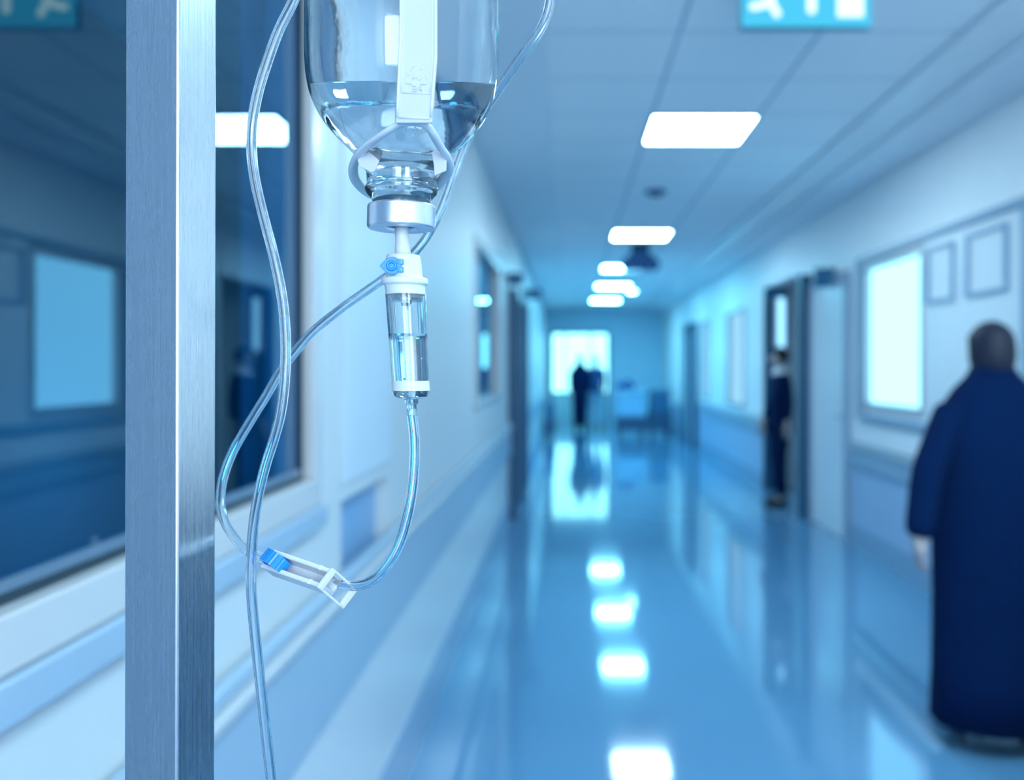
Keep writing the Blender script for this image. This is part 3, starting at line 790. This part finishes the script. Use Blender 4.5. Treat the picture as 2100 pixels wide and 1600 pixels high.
# ---- infusion set: spike, drip chamber, tube
def cx_(py): return P(824+(py-480)*.062 if py < 640 else 834+(py-640)*.055, py, BD)
def R(p): return p*PXM
iv = thing('infusion_set', 'clear drip chamber with blue vent cap and curling clear tube below the bottle', 'infusion set', cx_(525))
bm = B(); lathe(bm, [(526, R(17)), (505, R(15)), (500, R(14)), (480, R(13.5)), (430, R(13)), (405, R(11)), (388, R(5))], lambda y: cx_(max(y, 480)) if y >= 480 else ax(y)+(cx_(480)-ax(480)), 32)
obj('spike', bm, whiteplastic, iv, smooth=True)
bm = B(); lathe(bm, [(522, R(20)), (524, R(33)), (529, R(35)), (566, R(37)), (570, R(38)), (571, R(46)), (575, R(47.5)), (583, R(47)), (586, R(42)), (588, R(41)), (606, R(40)), (607, R(36))], cx_, 48)
obj('top_fitting', bm, whiteplastic, iv, smooth=False, bevel=.0003)
# clear chamber wall and its liquid
co = [(604, R(41)), (640, R(40.5)), (700, R(39)), (782, R(37.5)), (800, R(37.5))]; ci = [(604, R(36)), (640, R(35.5)), (700, R(34.5)), (782, R(33.5)), (795, R(33))]
bm = B()
def ringz(bm, pr, n=64): return [[bm.verts.new(cx_(y)+Vector((r*math.cos(a), r*math.sin(a), 0))) for a in (2*math.pi*i/n for i in range(n))] for y, r in pr]
a_, b_ = ringz(bm, co), ringz(bm, ci)
for rr, fl in ((a_, False), (b_, True)):
    for p, q in zip(rr, rr[1:]):
        for i in range(64):
            f = (p[i], p[(i+1)%64], q[(i+1)%64], q[i]); bm.faces.new(f[::-1] if fl else f)
for p, q in ((a_[0], b_[0]), (a_[-1], b_[-1])):
    for i in range(64): bm.faces.new((p[i], p[(i+1)%64], q[(i+1)%64], q[i]))
obj('drip_chamber', bm, chamberplastic, iv, smooth=False)
for p in iv.children[-1].data.polygons: p.use_smooth = True
bm = B(); lathe(bm, [(685, R(35.4)), (700, R(35.1)), (782, R(34.0)), (786, R(34))], cx_, 64)
lq2 = obj('chamber_liquid', bm, water, iv)
for p in lq2.data.polygons: p.use_smooth = len(p.vertices) == 4
bm = B()
for px, py, r0 in ((864, 736, .00035), (852, 745, .0002), (861, 754, .0002), (830, 777, .0005)):
    bmesh.ops.create_icosphere(bm, subdivisions=2, radius=r0, matrix=Matrix.Translation(P(px, py, BD-R(30))))
obj('air_bubble', bm, glass('air', .75, (1, 1, 1)), lq2, smooth=True)
bm = B(); lathe(bm, [(607, R(30)), (607, R(34)), (618, R(33)), (618, R(12)), (628, R(8)), (628, R(3))], cx_, 40, cap0=False)
obj('drip_nozzle', bm, chamberplastic, iv, smooth=False)
bm = B(); lathe(bm, [(781, R(34)), (781, R(38.2)), (801, R(38.3)), (801, R(34))], cx_, 48, cap0=False, cap1=False)
obj('bottom_ring', bm, whiteplastic, iv)
bm = B(); lathe(bm, [(798, R(37.6)), (806, R(37)), (814, R(33)), (817, R(26)), (818, R(15)), (827, R(14.5)), (829, R(10.5)), (852, R(9.7))], cx_, 48)
obj('outlet_cap', bm, chamberplastic, iv, smooth=False, bevel=.0003)
# blue vent cap, a teardrop lid with a hinge
bm = B(); yd = BD-R(36)-.002
out = []
for i in range(28):
    a = 2*math.pi*i/28; x = 19*math.cos(a); y = 18.5*math.sin(a)
    if x < 0: x *= 1.35; y *= (1-.75*(abs(x)/25.6)**2.2)
    out.append((804+x, 545+y))
f = [bm.verts.new(P(x, y, yd)) for x, y in out]; g = [bm.verts.new(P(x, y, yd)+Vector((0, .0012, 0))) for x, y in out]
bm.faces.new(f); bm.faces.new(g[::-1])
for i in range(28): bm.faces.new((f[i], f[(i+1)%28], g[(i+1)%28], g[i]))
vc = obj('vent_cap', bm, blueplastic, iv, bevel=.0004)
bm = B(); c = P(803, 545, yd); tube(bm, [c+Vector((R(8)*math.cos(a), -.0001, R(8)*math.sin(a))) for a in (2*math.pi*i/24 for i in range(24))], .0006, 8, closed=True)
obj('cap_rim', bm, blueplastic, vc, smooth=True)
bm = B()
for dy in (-8, 8):
    c = P(822, 545+dy, yd+.0004); box(bm, c.x-.0016, c.x+.0010, c.y-.0005, c.y+.0012, c.z-.0011, c.z+.0011)
obj('cap_hinge', bm, blueplastic, vc, bevel=.0003)
bm = B(); c = P(806, 546, yd); tube(bm, [c+Vector((0, .0012, 0)), c+Vector((.0015, .007, 0))], R(16), 24)
obj('vent_port', bm, whiteplastic, iv, smooth=False, bevel=.0004)

# tube from the chamber through the clamp, behind the stand side and up
tp = [(844.5, 838, .36), (845, 852, .36), (850, 900, .36), (850, 950, .359), (846, 1000, .358), (838, 1050, .357), (823, 1105, .356), (803, 1147, .355), (780, 1177, .355), (755, 1195, .356), (728, 1202, .3575), (700, 1199, .359), (660, 1190, .361), (610, 1172, .363), (565, 1154, .364), (530, 1142, .366), (502, 1126, .370), (480, 1102, .376), (462, 1073, .384), (453, 1040, .392), (454, 1000, .398), (464, 960, .402), (482, 918, .404), (511, 868, .404), (544, 815, .404), (573, 765, .404), (601, 727, .403), (642, 680, .401), (692, 639, .399), (742, 603, .397), (785, 573, .395), (820, 546, .393), (850, 518, .392), (880, 478, .394), (906, 425, .396), (929, 362, .398), (952, 300, .398), (976, 250, .396), (1008, 205, .393), (1045, 150, .388), (1082, 98, .383), (1108, 60, .38), (1124, 20, .378), (1129, -25, .377), (1120, -90, .375), (1085, -200, .37), (1020, -330, .365), (930, -440, .36)]
bm = B(); tube(bm, smooth_path([P(*p) for p in tp], 8), .00205, 20, inner=.00125)
obj('outlet_tube', bm, tubeplastic, iv, smooth=True)

# ---- roller clamp riding on the tube
U = P(683, 1169, .352)-P(561, 1127, .356); Vv = P(533, 1161, .3525)-P(561, 1127, .356); 
Wv = Vector((.0030, .0085, -.0062))
O = P(561, 1127, .356)
rc = thing('roller_clamp', 'white plastic roller clamp with blue wheel threaded on the looping tube', 'clamp', O)
bm = B()
ppd(bm, O, U, Vv, Wv, (0, 1), (-.02, .20), (0, .95))
ppd(bm, O, U, Vv, Wv, (0, 1), (.80, 1.04), (0, .95))
ppd(bm, O, U, Vv, Wv, (0, 1), (.18, .82), (.80, .95))
obj('clamp_body', bm, strapm, rc, bevel=.0005)
bm = B()
E = O+U
W2 = Vector((.0076, .0065, -.0098)); 
ppd(bm, E, U, Vv, W2, (-.03, .03), (-.05, 1.10), (-.06, .10))
ppd(bm, E, U, Vv, W2, (-.03, .03), (-.05, .06), (.08, .98))
ppd(bm, E, U, Vv, W2, (-.03, .03), (.98, 1.10), (.08, .98))
ppd(bm, E, U, Vv, W2, (-.03, .03), (-.05, 1.10), (.86, 1.02))
obj('end_frame', bm, strapm, rc, bevel=.0005)
bm = B()
ppd(bm, O, U, Vv, Wv, (.80, .84), (-.03, .21), (-.03, .0)); ppd(bm, O, U, Vv, Wv, (.80, .84), (.79, 1.05), (-.03, .0))
obj('step_rib', bm, whiteplastic, rc)
vn = Vv.normalized(); un = (U-vn*U.dot(vn)).normalized(); wn_ = un.cross(vn).normalized()
if wn_.z > 0: wn_ = -wn_
cw = O+U*.115+Vv*.5+wn_*.0022
bm = B(); n_ = 48
for sgn_, rad in ((0, 0),):
    ra, rb = [], []
    for i in range(n_):
        a = 2*math.pi*i/n_; rr = .0058 if i % 2 else .0056
        o_ = un*rr*math.cos(a)+wn_*rr*math.sin(a)
        ra.append(bm.verts.new(cw-Vv*.33+o_)); rb.append(bm.verts.new(cw+Vv*.33+o_))
    for i in range(n_): bm.faces.new((ra[i], ra[(i+1)%n_], rb[(i+1)%n_], rb[i]))
    # dished side faces
    for rg, sd in ((ra, 1), (rb, -1)):
        i1 = [bm.verts.new(cw-Vv*.33*sd+(v.co-(cw-Vv*.33*sd))*.78) for v in rg]; i2 = [bm.verts.new(v.co+Vv*.12*sd) for v in i1]
        for i in range(n_):
            bm.faces.new((rg[i], rg[(i+1)%n_], i1[(i+1)%n_], i1[i])); bm.faces.new((i1[i], i1[(i+1)%n_], i2[(i+1)%n_], i2[i]))
        bm.faces.new(i2)
obj('roller_wheel', bm, blueplastic, rc)

# ---- second tube hanging from above
tp2 = [(700, -260, .333), (650, -130, .332), (622, -50, .332), (603, 0, .331), (572, 62, .330), (547, 130, .330), (529, 190, .330), (518, 250, .330), (516, 310, .330), (523, 370, .330), (539, 440, .330), (560, 520, .330), (575, 590, .330), (583, 650, .330), (586, 720, .330), (583, 790, .330), (575, 850, .330), (562, 900, .330), (546, 950, .330), (531, 1010, .330), (521, 1070, .330), (516, 1130, .330), (515, 1200, .330), (519, 1260, .330), (527, 1340, .330), (537, 1430, .330), (547, 1520, .330), (556, 1600, .330), (568, 1720, .330), (585, 1900, .332)]
bm = B(); tube(bm, smooth_path([P(*p) for p in tp2], 8), .00190, 20, inner=.00115)
tag(obj('infusion_tube', bm, tubeplastic, None, smooth=True), 'clear wavy plastic tube hanging beside the steel post, crossing in front of the other', 'tube')
